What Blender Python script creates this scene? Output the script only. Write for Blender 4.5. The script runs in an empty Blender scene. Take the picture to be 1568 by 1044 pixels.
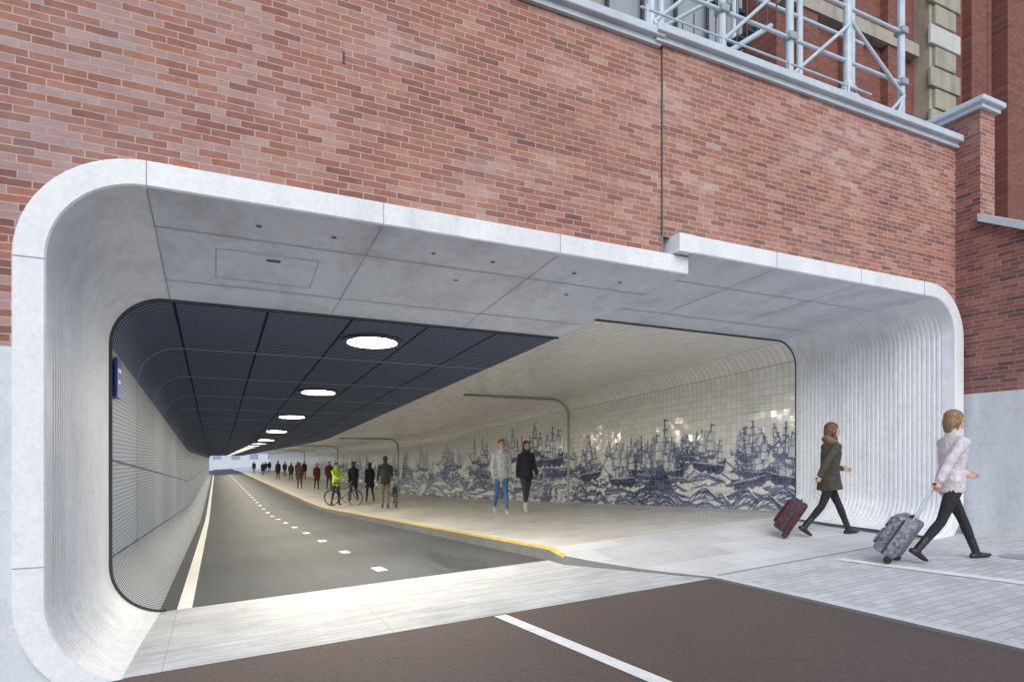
import bpy, math, random, bmesh
import numpy as np
from mathutils import Vector, Matrix
from mathutils.bvhtree import BVHTree
random.seed(7); rad=math.radians
scene=bpy.context.scene
coll=scene.collection

# ------------------------------------------------------------------ materials
class NT:
    def __init__(s,name):
        s.mat=bpy.data.materials.new(name); s.mat.use_nodes=True
        s.t=s.mat.node_tree; s.b=s.t.nodes['Principled BSDF']
    def n(s,typ,**kw):
        nd=s.t.nodes.new(typ)
        for k,v in kw.items(): setattr(nd,k,v)
        return nd
    def l(s,a,b): s.t.links.new(a,b)
    def put(s,sock,v):
        if hasattr(v,'is_output'): s.l(v,sock)
        else: sock.default_value=v
    def m(s,op,a,b=0.0,c=None,clamp=False):
        nd=s.n('ShaderNodeMath',operation=op,use_clamp=clamp)
        s.put(nd.inputs[0],a); s.put(nd.inputs[1],b)
        if c is not None: s.put(nd.inputs[2],c)
        return nd.outputs[0]
    def pos(s):
        g=s.n('ShaderNodeNewGeometry'); x=s.n('ShaderNodeSeparateXYZ'); s.l(g.outputs['Position'],x.inputs[0])
        return g.outputs['Position'],x.outputs[0],x.outputs[1],x.outputs[2]
    def noise(s,vec,scale,detail=4,rough=.55,dist=0):
        nd=s.n('ShaderNodeTexNoise'); nd.inputs['Scale'].default_value=scale
        nd.inputs['Detail'].default_value=detail; nd.inputs['Roughness'].default_value=rough
        nd.inputs['Distortion'].default_value=dist
        if vec is not None: s.l(vec,nd.inputs['Vector'])
        return nd.outputs['Fac']
    def vmul(s,vec,v):
        mp=s.n('ShaderNodeVectorMath',operation='MULTIPLY'); s.l(vec,mp.inputs[0]); mp.inputs[1].default_value=v; return mp.outputs[0]
    def ramp(s,fac,stops,interp='LINEAR'):
        nd=s.n('ShaderNodeValToRGB'); cr=nd.color_ramp; cr.interpolation=interp
        while len(cr.elements)<len(stops): cr.elements.new(.5)
        for e,(p,c) in zip(cr.elements,stops):
            e.position=p; e.color=(c[0],c[1],c[2],1) if hasattr(c,'__len__') else (c,c,c,1)
        s.put(nd.inputs[0],fac); return nd.outputs[0]
    def mix(s,fac,a,b,bt='MIX'):
        nd=s.n('ShaderNodeMix',data_type='RGBA',blend_type=bt)
        s.put(nd.inputs[0],fac)
        for i,v in ((6,a),(7,b)):
            if hasattr(v,'is_output'): s.l(v,nd.inputs[i])
            else: nd.inputs[i].default_value=(v[0],v[1],v[2],1)
        return nd.outputs[2]
    def bump(s,h,strength=.3,dist=.01):
        nd=s.n('ShaderNodeBump'); nd.inputs['Strength'].default_value=strength; nd.inputs['Distance'].default_value=dist
        s.l(h,nd.inputs['Height']); s.l(nd.outputs[0],s.b.inputs['Normal'])
    def col(s,v): s.put(s.b.inputs['Base Color'],v if hasattr(v,'is_output') else (v[0],v[1],v[2],1))
    def rough(s,v): s.put(s.b.inputs['Roughness'],v)

def simple(name,c,rough=.6,metal=0,var=.12,scale=6,bump=.1,bscale=60):
    k=NT(name); p,x,y,z=k.pos()
    n=k.noise(p,scale,5)
    k.col(k.ramp(n,[(.25,tuple(v*(1-var) for v in c)),(.75,tuple(min(1,v*(1+var)) for v in c))]))
    k.rough(rough); k.b.inputs['Metallic'].default_value=metal
    if bump: k.bump(k.noise(p,bscale,3),bump,.004)
    return k.mat

def brick_mat(name,axis='X',stops=None,mortar=(.50,.43,.39),w=.205,h=.0555,efflo=True,mfac=.9):
    k=NT(name); p,x,y,z=k.pos(); u=x if axis=='X' else y; 
    wob=k.m('MULTIPLY',k.m('SUBTRACT',k.noise(p,6,3),.5),.012)
    vz=k.m('DIVIDE',k.m('ADD',k.m('ADD',z,20),wob),h); row=k.m('FLOOR',vz); fv=k.m('FRACT',vz)
    off=k.m('MULTIPLY',k.m('MODULO',row,2),.5)
    jw=k.n('ShaderNodeTexWhiteNoise',noise_dimensions='1D'); k.l(row,jw.inputs['W'])
    uu=k.m('ADD',k.m('ADD',k.m('DIVIDE',k.m('ADD',u,50),w),off),k.m('MULTIPLY',jw.outputs['Value'],.35))
    colm=k.m('FLOOR',uu); fu=k.m('FRACT',uu)
    cv=k.n('ShaderNodeCombineXYZ'); k.l(colm,cv.inputs[0]); k.l(row,cv.inputs[1])
    wn=k.n('ShaderNodeTexWhiteNoise',noise_dimensions='2D'); k.l(cv.outputs[0],wn.inputs['Vector'])
    big=k.noise(p,.9,4,.6)
    val=k.m('ADD',k.m('MULTIPLY',wn.outputs['Value'],.8),k.m('ADD',.08,k.m('MULTIPLY',k.m('SUBTRACT',big,.5),.8)),clamp=True)
    stops=stops or [(0,(.20,.095,.095)),(.12,(.29,.125,.10)),(.35,(.37,.155,.115)),(.6,(.44,.19,.135)),(.85,(.49,.25,.185)),(.98,(.52,.34,.29))]
    c=k.ramp(val,stops)
    fine=k.noise(p,45,4,.7); mid=k.noise(p,14,4,.6)
    c=k.mix(.35,c,k.ramp(fine,[(.3,.4),(.7,1.0)]),'MULTIPLY')
    c=k.mix(.30,c,k.ramp(mid,[(.3,.5),(.6,1.0)]),'MULTIPLY')
    m1=k.m('LESS_THAN',fu,.042); m2=k.m('LESS_THAN',fv,.15); mm=k.m('MAXIMUM',m1,m2)
    c=k.mix(k.m('MULTIPLY',mm,k.m('MULTIPLY',k.m('ADD',.45,mid),mfac*.9)),c,mortar)
    if efflo:
        e=k.noise(k.vmul(p,(.8,1,1.5)),.75,7,.7)
        ef=k.m('MULTIPLY',k.m('SUBTRACT',e,.50,clamp=True),2.4,clamp=True)
        ef=k.m('MULTIPLY',ef,k.m('ADD',.35,k.m('MULTIPLY',wn.outputs['Value'],.8)),clamp=True)
        c=k.mix(ef,c,(.60,.49,.47))
        dk=k.noise(p,1.3,6,.65); c=k.mix(k.m('MULTIPLY',k.m('SUBTRACT',dk,.54,clamp=True),2.2,clamp=True),c,(.22,.13,.13))
        # purple-grey over-burnt bricks are frequent in the left part of the wall
        lf=k.m('MULTIPLY',k.m('SUBTRACT',0.6,k.m('MULTIPLY',x,.35),clamp=True),k.m('GREATER_THAN',wn.outputs['Value'],.55))
        c=k.mix(k.m('MULTIPLY',lf,.45),c,(.36,.30,.34))
    k.col(c); k.rough(.85)
    k.bump(k.m('SUBTRACT',k.m('MULTIPLY',fine,.4),mm),.6,.006)
    return k.mat

M={}
M['brick']=brick_mat('red_brick')
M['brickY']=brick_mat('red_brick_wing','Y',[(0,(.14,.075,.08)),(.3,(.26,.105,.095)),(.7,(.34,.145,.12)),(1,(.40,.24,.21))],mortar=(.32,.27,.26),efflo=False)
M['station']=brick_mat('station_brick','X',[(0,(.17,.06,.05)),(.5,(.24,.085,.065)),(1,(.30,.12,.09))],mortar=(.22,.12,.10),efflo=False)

def concrete(name,c,rough=.6,streak=.25,ax=(1,1,.25)):
    k=NT(name); p,x,y,z=k.pos()
    n=k.noise(k.vmul(p,ax),2.2,7,.62); n2=k.noise(p,35,4,.6); n3=k.noise(p,9,6,.7)
    cc=k.ramp(n,[(.28,tuple(v*(1-streak) for v in c)),(.5,c),(.75,tuple(min(.9,v*1.08) for v in c))])
    cc=k.mix(.16,cc,k.ramp(n2,[(.35,.4),(.65,1.)]),'MULTIPLY')
    cc=k.mix(streak*.9,cc,k.ramp(n3,[(.38,.55),(.5,1.)]),'MULTIPLY')
    k.col(cc); k.rough(rough); k.bump(n2,.12,.003); return k.mat
M['band']=concrete('portal_white_concrete',(.80,.82,.85),.5,.12)
M['portal']=concrete('portal_grey_concrete',(.76,.79,.85),.5,.20)
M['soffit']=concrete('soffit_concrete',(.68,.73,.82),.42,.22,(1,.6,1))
M['plinth']=concrete('plinth_concrete',(.62,.66,.72),.7,.18)
M['cornice']=concrete('cornice_stone',(.56,.61,.68),.6,.15)
M['stone']=concrete('sandstone',(.40,.37,.30),.8,.35)
M['stonew']=concrete('white_stone',(.58,.57,.53),.8,.2)
M['panel']=concrete('grey_cladding',(.34,.37,.40),.6,.2)
M['dark']=simple('dark_joint',(.06,.065,.075),.7,0,.1)
M['joint']=simple('grey_joint',(.34,.36,.40),.7,0,.1)
M['steel']=simple('painted_steel_blue_grey',(.50,.56,.62),.4,0,.15)
M['pipe']=simple('joint_pipe_grey',(.36,.38,.40),.4,.2,.15)
M['steeld']=simple('dark_steel',(.05,.055,.065),.5,.2,.15)
M['white']=simple('white_marking_paint',(.78,.79,.80),.6,0,.12,9)
M['signblue']=simple('blue_sign_paint',(.01,.04,.30),.35,0,.05)

def threshold():
    k=NT('threshold_concrete'); p,x,y,z=k.pos()
    n=k.noise(p,1.3,7,.68); n2=k.noise(p,40,4,.6)
    n3=k.noise(k.vmul(p,(.7,7,1)),2,6,.6)
    c=k.ramp(n,[(.3,(.42,.44,.46)),(.5,(.55,.57,.60)),(.7,(.65,.67,.70))])
    c=k.mix(.5,c,k.ramp(n3,[(.38,.55),(.58,1.)]),'MULTIPLY')
    seam=k.m('LESS_THAN',k.m('FRACT',k.m('DIVIDE',k.m('ADD',x,12.4),1.72)),.006)
    c=k.mix(k.m('MULTIPLY',seam,.45),c,(.25,.25,.25))
    c=k.mix(.2,c,k.ramp(n2,[(.35,.4),(.65,1.)]),'MULTIPLY')
    k.col(c); k.rough(.6); k.bump(n2,.15,.003); return k.mat
M['thr']=threshold()

def asphalt(name,c,c2,wet=False):
    k=NT(name); p,x,y,z=k.pos()
    n=k.noise(p,110,3,.8); b=k.noise(p,.8,5,.6); n5=k.noise(p,35,3,.6)
    cc=k.mix(b,c,c2); cc=k.mix(.75,cc,k.ramp(n,[(.35,.25),(.5,.8),(.68,1.0)]),'MULTIPLY')
    cc=k.mix(.35,cc,k.ramp(n5,[(.4,.5),(.6,1.0)]),'MULTIPLY')
    r=.8
    if wet:
        cx=k.m('ADD',2.95,k.m('MULTIPLY',k.m('SUBTRACT',y,7.5),.06))
        dx=k.m('SUBTRACT',x,cx)
        cv=k.n('ShaderNodeCombineXYZ'); k.l(k.m('MULTIPLY',dx,5),cv.inputs[0]); k.l(k.m('MULTIPLY',y,.5),cv.inputs[1])
        wn=k.noise(cv.outputs[0],1.0,7,.7,.8)
        mx=k.m('SUBTRACT',1,k.m('ABSOLUTE',k.m('DIVIDE',dx,.8)),clamp=True)
        my=k.m('MULTIPLY',k.m('SUBTRACT',13.5,y),.2,clamp=True)
        w=k.m('MULTIPLY',k.m('MULTIPLY',k.m('POWER',mx,.5),my),wn)
        w=k.m('MULTIPLY',k.m('SUBTRACT',w,.32,clamp=True),8,clamp=True)
        cc=k.mix(k.m('MULTIPLY',w,.5),cc,(.03,.033,.038)); r=k.m('SUBTRACT',.75,k.m('MULTIPLY',w,.25))
        wheel=k.noise(k.vmul(p,(3.0,.12,1)),1.3,5); cc=k.mix(.4,cc,k.ramp(wheel,[(.35,.65),(.6,1.)]),'MULTIPLY')
    k.col(cc); k.rough(r); k.bump(n,.5,.004); return k.mat
M['asph']=asphalt('brown_asphalt',(.12,.088,.080),(.165,.124,.113))
M['asph2']=asphalt('tunnel_asphalt',(.078,.09,.108),(.105,.12,.142),True)
M['ground']=asphalt('ground_soil',(.12,.12,.11),(.16,.16,.15))

def pavers(name,c,sx,sy,mort,inside=False,off=.5,mj=.012,ma=.7):
    k=NT(name); p,x,y,z=k.pos()
    vy=k.m('DIVIDE',k.m('ADD',y,100),sy); row=k.m('FLOOR',vy); fy=k.m('FRACT',vy)
    ux=k.m('ADD',k.m('DIVIDE',k.m('ADD',x,100),sx),k.m('MULTIPLY',k.m('MODULO',row,2),off)); cx=k.m('FLOOR',ux); fx=k.m('FRACT',ux)
    cv=k.n('ShaderNodeCombineXYZ'); k.l(cx,cv.inputs[0]); k.l(row,cv.inputs[1])
    wn=k.n('ShaderNodeTexWhiteNoise',noise_dimensions='2D'); k.l(cv.outputs[0],wn.inputs['Vector'])
    cc=k.ramp(wn.outputs['Value'],[(0,tuple(v*.82 for v in c)),(1,c)])
    mm=k.m('MAXIMUM',k.m('LESS_THAN',fx,mj/sx),k.m('LESS_THAN',fy,mj/sy))
    cc=k.mix(k.m('MULTIPLY',mm,ma),cc,mort)
    d=k.noise(p,1.2,6,.65); cc=k.mix(.5,cc,k.ramp(d,[(.35,.68),(.62,1.)]),'MULTIPLY')
    n2=k.noise(p,60,3); cc=k.mix(.2,cc,k.ramp(n2,[(.35,.5),(.65,1.)]),'MULTIPLY')
    k.col(cc); k.rough(.45 if inside else .65); k.bump(k.m('SUBTRACT',k.m('MULTIPLY',n2,.3),mm),.4,.004); return k.mat
M['pave']=pavers('pavement_stone',(.66,.68,.72),.21,.105,(.34,.35,.37),mj=.012,ma=.7)
M['pavein']=pavers('tunnel_pavement',(.72,.71,.69),.30,.30,(.40,.39,.38),True,0,mj=.010,ma=.6)
M['slab']=pavers('large_stone_slab',(.70,.72,.75),1.0,.5,(.40,.40,.42),mj=.010,ma=.7)
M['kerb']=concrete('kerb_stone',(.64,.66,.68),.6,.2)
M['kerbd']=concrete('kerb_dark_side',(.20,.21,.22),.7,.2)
k=NT('yellow_lit_kerb_edge'); p,x,y,z=k.pos(); k.col(k.ramp(k.noise(p,5,5),[(.3,(.72,.50,.12)),(.7,(.84,.66,.24))])); k.rough(.35); M['yellow']=k.mat  # yellow light along the kerb edge, put into the base colour

def tactile():
    k=NT('tactile_paving'); p,x,y,z=k.pos()
    fx=k.m('SUBTRACT',k.m('FRACT',k.m('DIVIDE',x,.1)),.5); fy=k.m('SUBTRACT',k.m('FRACT',k.m('DIVIDE',y,.1)),.5)
    d=k.m('SQRT',k.m('ADD',k.m('MULTIPLY',fx,fx),k.m('MULTIPLY',fy,fy)))
    dm=k.m('LESS_THAN',d,.27)
    k.col(k.mix(dm,(.50,.50,.50),(.88,.88,.87))); k.rough(.5); k.bump(dm,.6,.006); return k.mat
M['tact']=tactile()

def grille():
    k=NT('ceiling_grille_metal'); p,x,y,z=k.pos()
    f=k.m('FRACT',k.m('DIVIDE',y,.10)); s1=k.m('LESS_THAN',f,.5)
    c=k.mix(s1,(.17,.21,.30),(.025,.032,.052))
    ax=k.m('FRACT',k.m('DIVIDE',k.m('ADD',x,.41),.92))
    ay=k.m('FRACT',k.m('DIVIDE',k.m('SUBTRACT',y,7.3),2.42))
    c=k.mix(k.m('LESS_THAN',ax,.035),c,(.010,.012,.018))
    c=k.mix(k.m('LESS_THAN',ay,.035),c,(.34,.39,.48))
    c=k.mix(k.m('LESS_THAN',ay,.012),c,(.012,.013,.018))
    k.col(c); k.rough(.85); k.b.inputs['Specular IOR Level'].default_value=.15; return k.mat
M['grille']=grille()
def perf():
    k=NT('perforated_wall_metal'); p,x,y,z=k.pos()
    f1=k.m('FRACT',k.m('DIVIDE',y,.06)); f2=k.m('FRACT',k.m('DIVIDE',z,.045))
    hole=k.m('MULTIPLY',k.m('GREATER_THAN',f1,.45),k.m('GREATER_THAN',f2,.45))
    c=k.mix(hole,(.27,.32,.41),(.07,.09,.13))
    s=k.m('LESS_THAN',k.m('FRACT',k.m('DIVIDE',k.m('SUBTRACT',y,7.3),2.42)),.018)
    zz=k.m('ADD',z,k.m('MULTIPLY',k.m('SUBTRACT',k.m('MINIMUM',y,27),7.3),.04))
    s2=k.m('LESS_THAN',k.m('ABSOLUTE',k.m('SUBTRACT',zz,1.08)),.014)
    s3=k.m('LESS_THAN',k.m('ABSOLUTE',k.m('SUBTRACT',zz,.10)),.012)
    c=k.mix(k.m('MAXIMUM',s,k.m('MAXIMUM',s2,s3)),c,(.02,.022,.03))
    k.col(c); k.rough(.6); return k.mat
M['perf']=perf()
def ribm():
    k=NT('ribbed_metal'); p,x,y,z=k.pos()
    f1=k.m('GREATER_THAN',k.m('FRACT',k.m('DIVIDE',y,.10)),.5)
    k.col(k.mix(f1,(.10,.12,.15),(.40,.44,.50))); k.rough(.75); k.b.inputs['Specular IOR Level'].default_value=.2; return k.mat
M['rib']=ribm()

def tilemat(name,mural):
    k=NT(name); p,x,y,z=k.pos()
    zz=k.m('ADD',z,k.m('MULTIPLY',k.m('SUBTRACT',k.m('MINIMUM',y,27),7.3),.04))
    hh=k.m('ADD',zz,k.m('MULTIPLY',x,1.0 if not mural else 0.0))
    T=.13
    fa=k.m('FRACT',k.m('DIVIDE',y,T)); gw=.07 if mural else .10
    g=k.m('LESS_THAN',fa,gw)
    if mural or name=='tile_curve':
        fb=k.m('FRACT',k.m('DIVIDE',hh,T)); g=k.m('MAXIMUM',g,k.m('LESS_THAN',fb,gw))
        row=k.m('FLOOR',k.m('DIVIDE',hh,T))
    else:
        fb=k.m('FRACT',k.m('DIVIDE',x,T)); g=k.m('MAXIMUM',g,k.m('LESS_THAN',fb,gw)); row=k.m('FLOOR',k.m('DIVIDE',x,T))
    cv=k.n('ShaderNodeCombineXYZ'); k.l(k.m('FLOOR',k.m('DIVIDE',y,T)),cv.inputs[0]); k.l(row,cv.inputs[1])
    wn=k.n('ShaderNodeTexWhiteNoise',noise_dimensions='2D'); k.l(cv.outputs[0],wn.inputs['Vector'])
    base=k.ramp(wn.outputs['Value'],[(0,(.80,.79,.75)),(1,(.90,.89,.86))])
    if mural:
        a=k.n('ShaderNodeAttribute',attribute_name='ink'); fac=a.outputs['Fac']
        c=k.ramp(fac,[(0,(1,1,1)),(.25,(.60,.66,.80)),(.55,(.21,.26,.42)),(1,(.045,.06,.14))])
        base=k.mix(1.0,base,c,'MULTIPLY')
    c=k.mix(k.m('MULTIPLY',g,.5 if mural else .65),base,(.34,.34,.34))
    k.col(c); k.rough(.12)
    nb=k.n('ShaderNodeBump'); nb.inputs['Strength'].default_value=.35; nb.inputs['Distance'].default_value=.006
    k.l(k.m('SUBTRACT',1,g),nb.inputs['Height'])
    sub=k.n('ShaderNodeVectorMath',operation='SUBTRACT'); k.l(wn.outputs['Color'],sub.inputs[0]); sub.inputs[1].default_value=(.5,.5,.5)
    scl=k.n('ShaderNodeVectorMath',operation='SCALE'); k.l(sub.outputs[0],scl.inputs[0]); scl.inputs['Scale'].default_value=.06
    add=k.n('ShaderNodeVectorMath',operation='ADD'); k.l(nb.outputs[0],add.inputs[0]); k.l(scl.outputs[0],add.inputs[1])
    nrm=k.n('ShaderNodeVectorMath',operation='NORMALIZE'); k.l(add.outputs[0],nrm.inputs[0]); k.l(nrm.outputs[0],k.b.inputs['Normal'])
    return k.mat
M['mural']=tilemat('delft_tile_mural',True)
M['tilec']=tilemat('tile_curve',False)
M['tile']=tilemat('tile_ceiling',False)
k=NT('lamp_glow'); k.b.inputs['Emission Color'].default_value=(1,.89,.70,1); k.b.inputs['Emission Strength'].default_value=200; k.col((.9,.9,.85)); M['glow']=k.mat

# ------------------------------------------------------------------ mesh builder
class MB:
    def __init__(s): s.v=[];s.f=[];s.m=[];s.mats=[]
    def mi(s,mat):
        if mat not in s.mats: s.mats.append(mat)
        return s.mats.index(mat)
    def add(s,vs,fs,mat):
        o=len(s.v); i=s.mi(mat); s.v+= [tuple(a) for a in vs]
        for f in fs: s.f.append(tuple(o+j for j in f)); s.m.append(i)
    def quad(s,a,b,c,d,mat): s.add([a,b,c,d],[(0,1,2,3)],mat)
    def box(s,lo,hi,mat,R=None,T=None,bev=0):
        x0,y0,z0=lo;x1,y1,z1=hi
        if bev>0:
            bm=bmesh.new()
            bmesh.ops.create_cube(bm,size=1)
            for v in bm.verts: v.co=Vector(((x0+x1)/2+v.co.x*(x1-x0),(y0+y1)/2+v.co.y*(y1-y0),(z0+z1)/2+v.co.z*(z1-z0)))
            bmesh.ops.bevel(bm,geom=bm.edges[:],offset=bev,segments=3,affect='EDGES',profile=.5)
            bm.verts.index_update(); vs=[v.co.copy() for v in bm.verts]; fs=[[v.index for v in f.verts] for f in bm.faces]; bm.free()
        else:
            vs=[Vector(p) for p in [(x0,y0,z0),(x1,y0,z0),(x1,y1,z0),(x0,y1,z0),(x0,y0,z1),(x1,y0,z1),(x1,y1,z1),(x0,y1,z1)]]
            fs=[(0,3,2,1),(4,5,6,7),(0,1,5,4),(1,2,6,5),(2,3,7,6),(3,0,4,7)]
        if R is not None: vs=[R@v for v in vs]
        if T is not None: vs=[v+Vector(T) for v in vs]
        s.add(vs,fs,mat)
    def tube(s,pts,radii,mat,n=10,side=(0,1,0),cap='round'):
        pts=[Vector(p) for p in pts]; R=[]
        for r in (radii if hasattr(radii,'__len__') else [radii]*len(pts)):
            R.append(r if hasattr(r,'__len__') else (r,r))
        side=Vector(side); secs=[]
        for i,p in enumerate(pts):
            if i==0: t=pts[1]-p
            elif i==len(pts)-1: t=p-pts[i-1]
            else: t=(pts[i+1]-p).normalized()+(p-pts[i-1]).normalized()
            if t.length<1e-9: t=Vector((0,0,1))
            secs.append((p,t.normalized(),R[i][0],R[i][1]))
        if cap=='round':
            p,t,a,b=secs[0]; r=min(a,b)
            pre=[(p-t*r*math.sin(q),t,a*math.cos(q),b*math.cos(q)) for q in (1.35,.85,.4)]
            p,t,a,b=secs[-1]; r=min(a,b)
            post=[(p+t*r*math.sin(q),t,a*math.cos(q),b*math.cos(q)) for q in (.4,.85,1.35)]
            secs=pre+secs+post
        vs=[];fs=[]
        for p,t,a,b in secs:
            sd=side-t*side.dot(t)
            if sd.length<1e-3: sd=Vector((1,0,0))-t*t.x
            sd.normalize(); fr=t.cross(sd)
            for j in range(n):
                an=2*math.pi*j/n; vs.append(p+sd*math.cos(an)*a+fr*math.sin(an)*b)
        for i in range(len(secs)-1):
            for j in range(n):
                k2=(j+1)%n; fs.append((i*n+j,i*n+k2,(i+1)*n+k2,(i+1)*n+j))
        fs.append(tuple(reversed(range(n)))); L=(len(secs)-1)*n; fs.append(tuple(L+j for j in range(n)))
        s.add(vs,fs,mat)
    def ell(s,c,r,mat,n=14,m=9,R=None):
        vs=[];fs=[];c=Vector(c)
        for i in range(m+1):
            ph=math.pi*(i/m)*.98+.01*math.pi
            for j in range(n):
                th=2*math.pi*j/n; v=Vector((r[0]*math.sin(ph)*math.cos(th),r[1]*math.sin(ph)*math.sin(th),r[2]*math.cos(ph)))
                if R is not None: v=R@v
                vs.append(c+v)
        for i in range(m):
            for j in range(n):
                k2=(j+1)%n; fs.append((i*n+j,(i+1)*n+j,(i+1)*n+k2,i*n+k2))
        fs.append(tuple(range(n))); fs.append(tuple(reversed([m*n+j for j in range(n)])))
        s.add(vs,fs,mat)
    def torus(s,c,R,r,mat,axis='y',n=36,k=8):
        vs=[];fs=[];c=Vector(c)
        for i in range(n):
            a=2*math.pi*i/n
            for j in range(k):
                b=2*math.pi*j/k; q=R+r*math.cos(b); w=r*math.sin(b)
                if axis=='y': v=(q*math.cos(a),w,q*math.sin(a))
                elif axis=='z': v=(q*math.cos(a),q*math.sin(a),w)
                else: v=(w,q*math.cos(a),q*math.sin(a))
                vs.append(c+Vector(v))
        for i in range(n):
            for j in range(k):
                fs.append((i*k+j,((i+1)%n)*k+j,((i+1)%n)*k+(j+1)%k,i*k+(j+1)%k))
        s.add(vs,fs,mat)
    def merge(s,vs,fs,ms,mats):
        o=len(s.v); s.v+=[tuple(v) for v in vs]
        mp=[s.mi(mt) for mt in mats]
        for f,mm in zip(fs,ms): s.f.append(tuple(o+j for j in f)); s.m.append(mp[mm])
    def obj(s,name,parent=None,smooth=False,mw=None):
        me=bpy.data.meshes.new(name); vs=s.v
        if mw is not None: vs=[tuple(mw@Vector(v)) for v in vs]
        me.from_pydata(vs,[],s.f)
        for mt in s.mats: me.materials.append(mt)
        me.polygons.foreach_set('material_index',s.m)
        if smooth: me.polygons.foreach_set('use_smooth',[True]*len(s.f))
        me.update(); o=bpy.data.objects.new(name,me); coll.objects.link(o)
        if parent: o.parent=parent
        return o
    def remesh(s,voxel,it=3):
        me=bpy.data.meshes.new('tmp'); me.from_pydata(s.v,[],s.f); o=bpy.data.objects.new('tmp',me); coll.objects.link(o)
        r=o.modifiers.new('r','REMESH'); r.mode='VOXEL'; r.voxel_size=voxel
        sm=o.modifiers.new('s','SMOOTH'); sm.iterations=it; sm.factor=.5
        dg=bpy.context.evaluated_depsgraph_get(); dg.update(); e=o.evaluated_get(dg); m2=e.to_mesh()
        vs=[v.co.copy() for v in m2.vertices]; fs=[tuple(p.vertices) for p in m2.polygons]; ce=[p.center.copy() for p in m2.polygons]
        e.to_mesh_clear(); bpy.data.objects.remove(o); bpy.data.meshes.remove(me)
        bv=BVHTree.FromPolygons([Vector(v) for v in s.v],s.f)
        ms=[]
        for c in ce:
            r=bv.find_nearest(c); ms.append(s.m[r[2]] if r[2] is not None else 0)
        return vs,fs,ms
def empty(name,loc=(0,0,0)):
    e=bpy.data.objects.new(name,None); e.location=loc; coll.objects.link(e); e.empty_display_size=.3; return e

# ------------------------------------------------------------------ levels
def drop(Y):
    if Y<7.3: return 0
    if Y<26: return .04*(Y-7.3)
    t=min(1,(Y-26)/6); return .748+.12*(t-.5*t*t)
def Rz(X,Y): 
    return -.475+.049*(max(X,-3)+.5)-drop(Y)
def Pz(X,Y):
    t=max(0,min(1,(Y-5.2)/2.1)); t=t*t
    o=-.195+.060*(min(X,12)-4.9); i=-.09+.06*(X-4)
    return o*(1-t)+i*t-drop(Y)
def xk(Y):
    if Y>=6.9: return 4.0
    if Y>=5.2: return 4.0+(6.9-Y)/1.7*.86
    return 4.88
YS_in=[7.3,8,9,10,12,14,16,18,20,22,24,26,27,28,29,30,31,32,36,45,60,80,100,116]

def sheet(name,ys,x0f,x1f,zf,mat,n=6,dz=0,parent=None,step=None):
    mb=MB(); rows=[]
    for y in ys:
        a,b=x0f(y),x1f(y); rows.append([(a+(b-a)*i/n,y,zf(a+(b-a)*i/n,y)+dz) for i in range(n+1)])
    vs=[p for r in rows for p in r]; fs=[]
    for j in range(len(ys)-1):
        for i in range(n): o=j*(n+1)+i; fs.append((o,o+1,o+n+2,o+n+1))
    mb.add(vs,fs,mat); return mb.obj(name,parent)

g=MB(); g.quad((-900,-900,-2.2),(900,-900,-2.2),(900,900,-2.2),(-900,900,-2.2),M['ground']); g.obj('ground')
C=lambda v:(lambda y:v)
road=empty('road')
sheet('asphalt_surface',[-40,-10,0,2,4,5.2],C(-40),xk,Rz,M['asph'],12,0,road)
def strip(mb,pts0,pts1,mat):
    vs=[];
    for a,b in zip(pts0,pts1): vs+=[a,b]
    mb.add(vs,[(2*i,2*i+1,2*i+3,2*i+2) for i in range(len(pts0)-1)],mat)
mk=MB()
ys=[-20,-5,0,2,4,5.17]
strip(mk,[(2.27+(5.2-y)*.10,y,Rz(2.3+(5.2-y)*.10,y)+.004) for y in ys],[(2.39+(5.2-y)*.10,y,Rz(2.39+(5.2-y)*.10,y)+.004) for y in ys],M['white'])
mk.obj('centre_line_marking',road)
pav=empty('pavement')
sheet('front_paving',[-40,-10,0,2,4,5.2],lambda y:xk(y)+.10,C(40),Pz,M['pave'],16,0,pav)
kb=MB(); ys=[-40,-10,0,2,4,5.2,5.6,6,6.5,6.9]
KW=.10
strip(kb,[(xk(y),y,Pz(xk(y),y)+.010) for y in ys],[(xk(y)+KW,y,Pz(xk(y)+KW,y)+.010) for y in ys],M['kerb'])
strip(kb,[(xk(y)+KW,y,Pz(xk(y)+KW,y)+.010) for y in ys],[(xk(y)+KW,y,Pz(xk(y)+KW,y)-.2) for y in ys],M['kerb'])
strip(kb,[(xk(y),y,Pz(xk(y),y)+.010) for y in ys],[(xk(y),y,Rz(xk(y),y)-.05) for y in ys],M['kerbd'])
kb.obj('kerb',pav)
sheet('portal_paving',[5.2,5.6,6,6.5,6.9,7.3],lambda y:xk(y)+KW,C(9.15),Pz,M['slab'],10,0,pav)
sm=MB(); ys=[-6,0,2,3,4,5.0]
strip(sm,[(6.55+(5-y)*.12,y,Pz(6.6+(5-y)*.12,y)+.004) for y in ys],[(6.72+(5-y)*.12,y,Pz(6.7+(5-y)*.12,y)+.004) for y in ys],M['white'])
sm.obj('white_guidance_strip',pav)
dp=MB(); strip(dp,[(4.98,5.21,Pz(4.98,5.21)+.004),(9.1,5.21,Pz(9.1,5.21)+.004)],[(4.98,5.26,Pz(4.98,5.26)+.004),(9.1,5.26,Pz(9.1,5.26)+.004)],M['joint']); dp.obj('drain_slot',pav)
mh=MB(); n=28; cxm,cym=8.1,3.9
mh.add([(cxm+.16*math.cos(2*math.pi*j/n),cym+.16*math.sin(2*math.pi*j/n),Pz(cxm+.16*math.cos(2*math.pi*j/n),cym)+.005) for j in range(n)],[tuple(range(n))],M['panel']); mh.obj('manhole_cover',pav)
sheet('threshold_concrete_slab',[5.2,5.6,6,6.5,6.9,7.3],C(-1.3),xk,Rz,M['thr'],8,.003,road)

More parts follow.
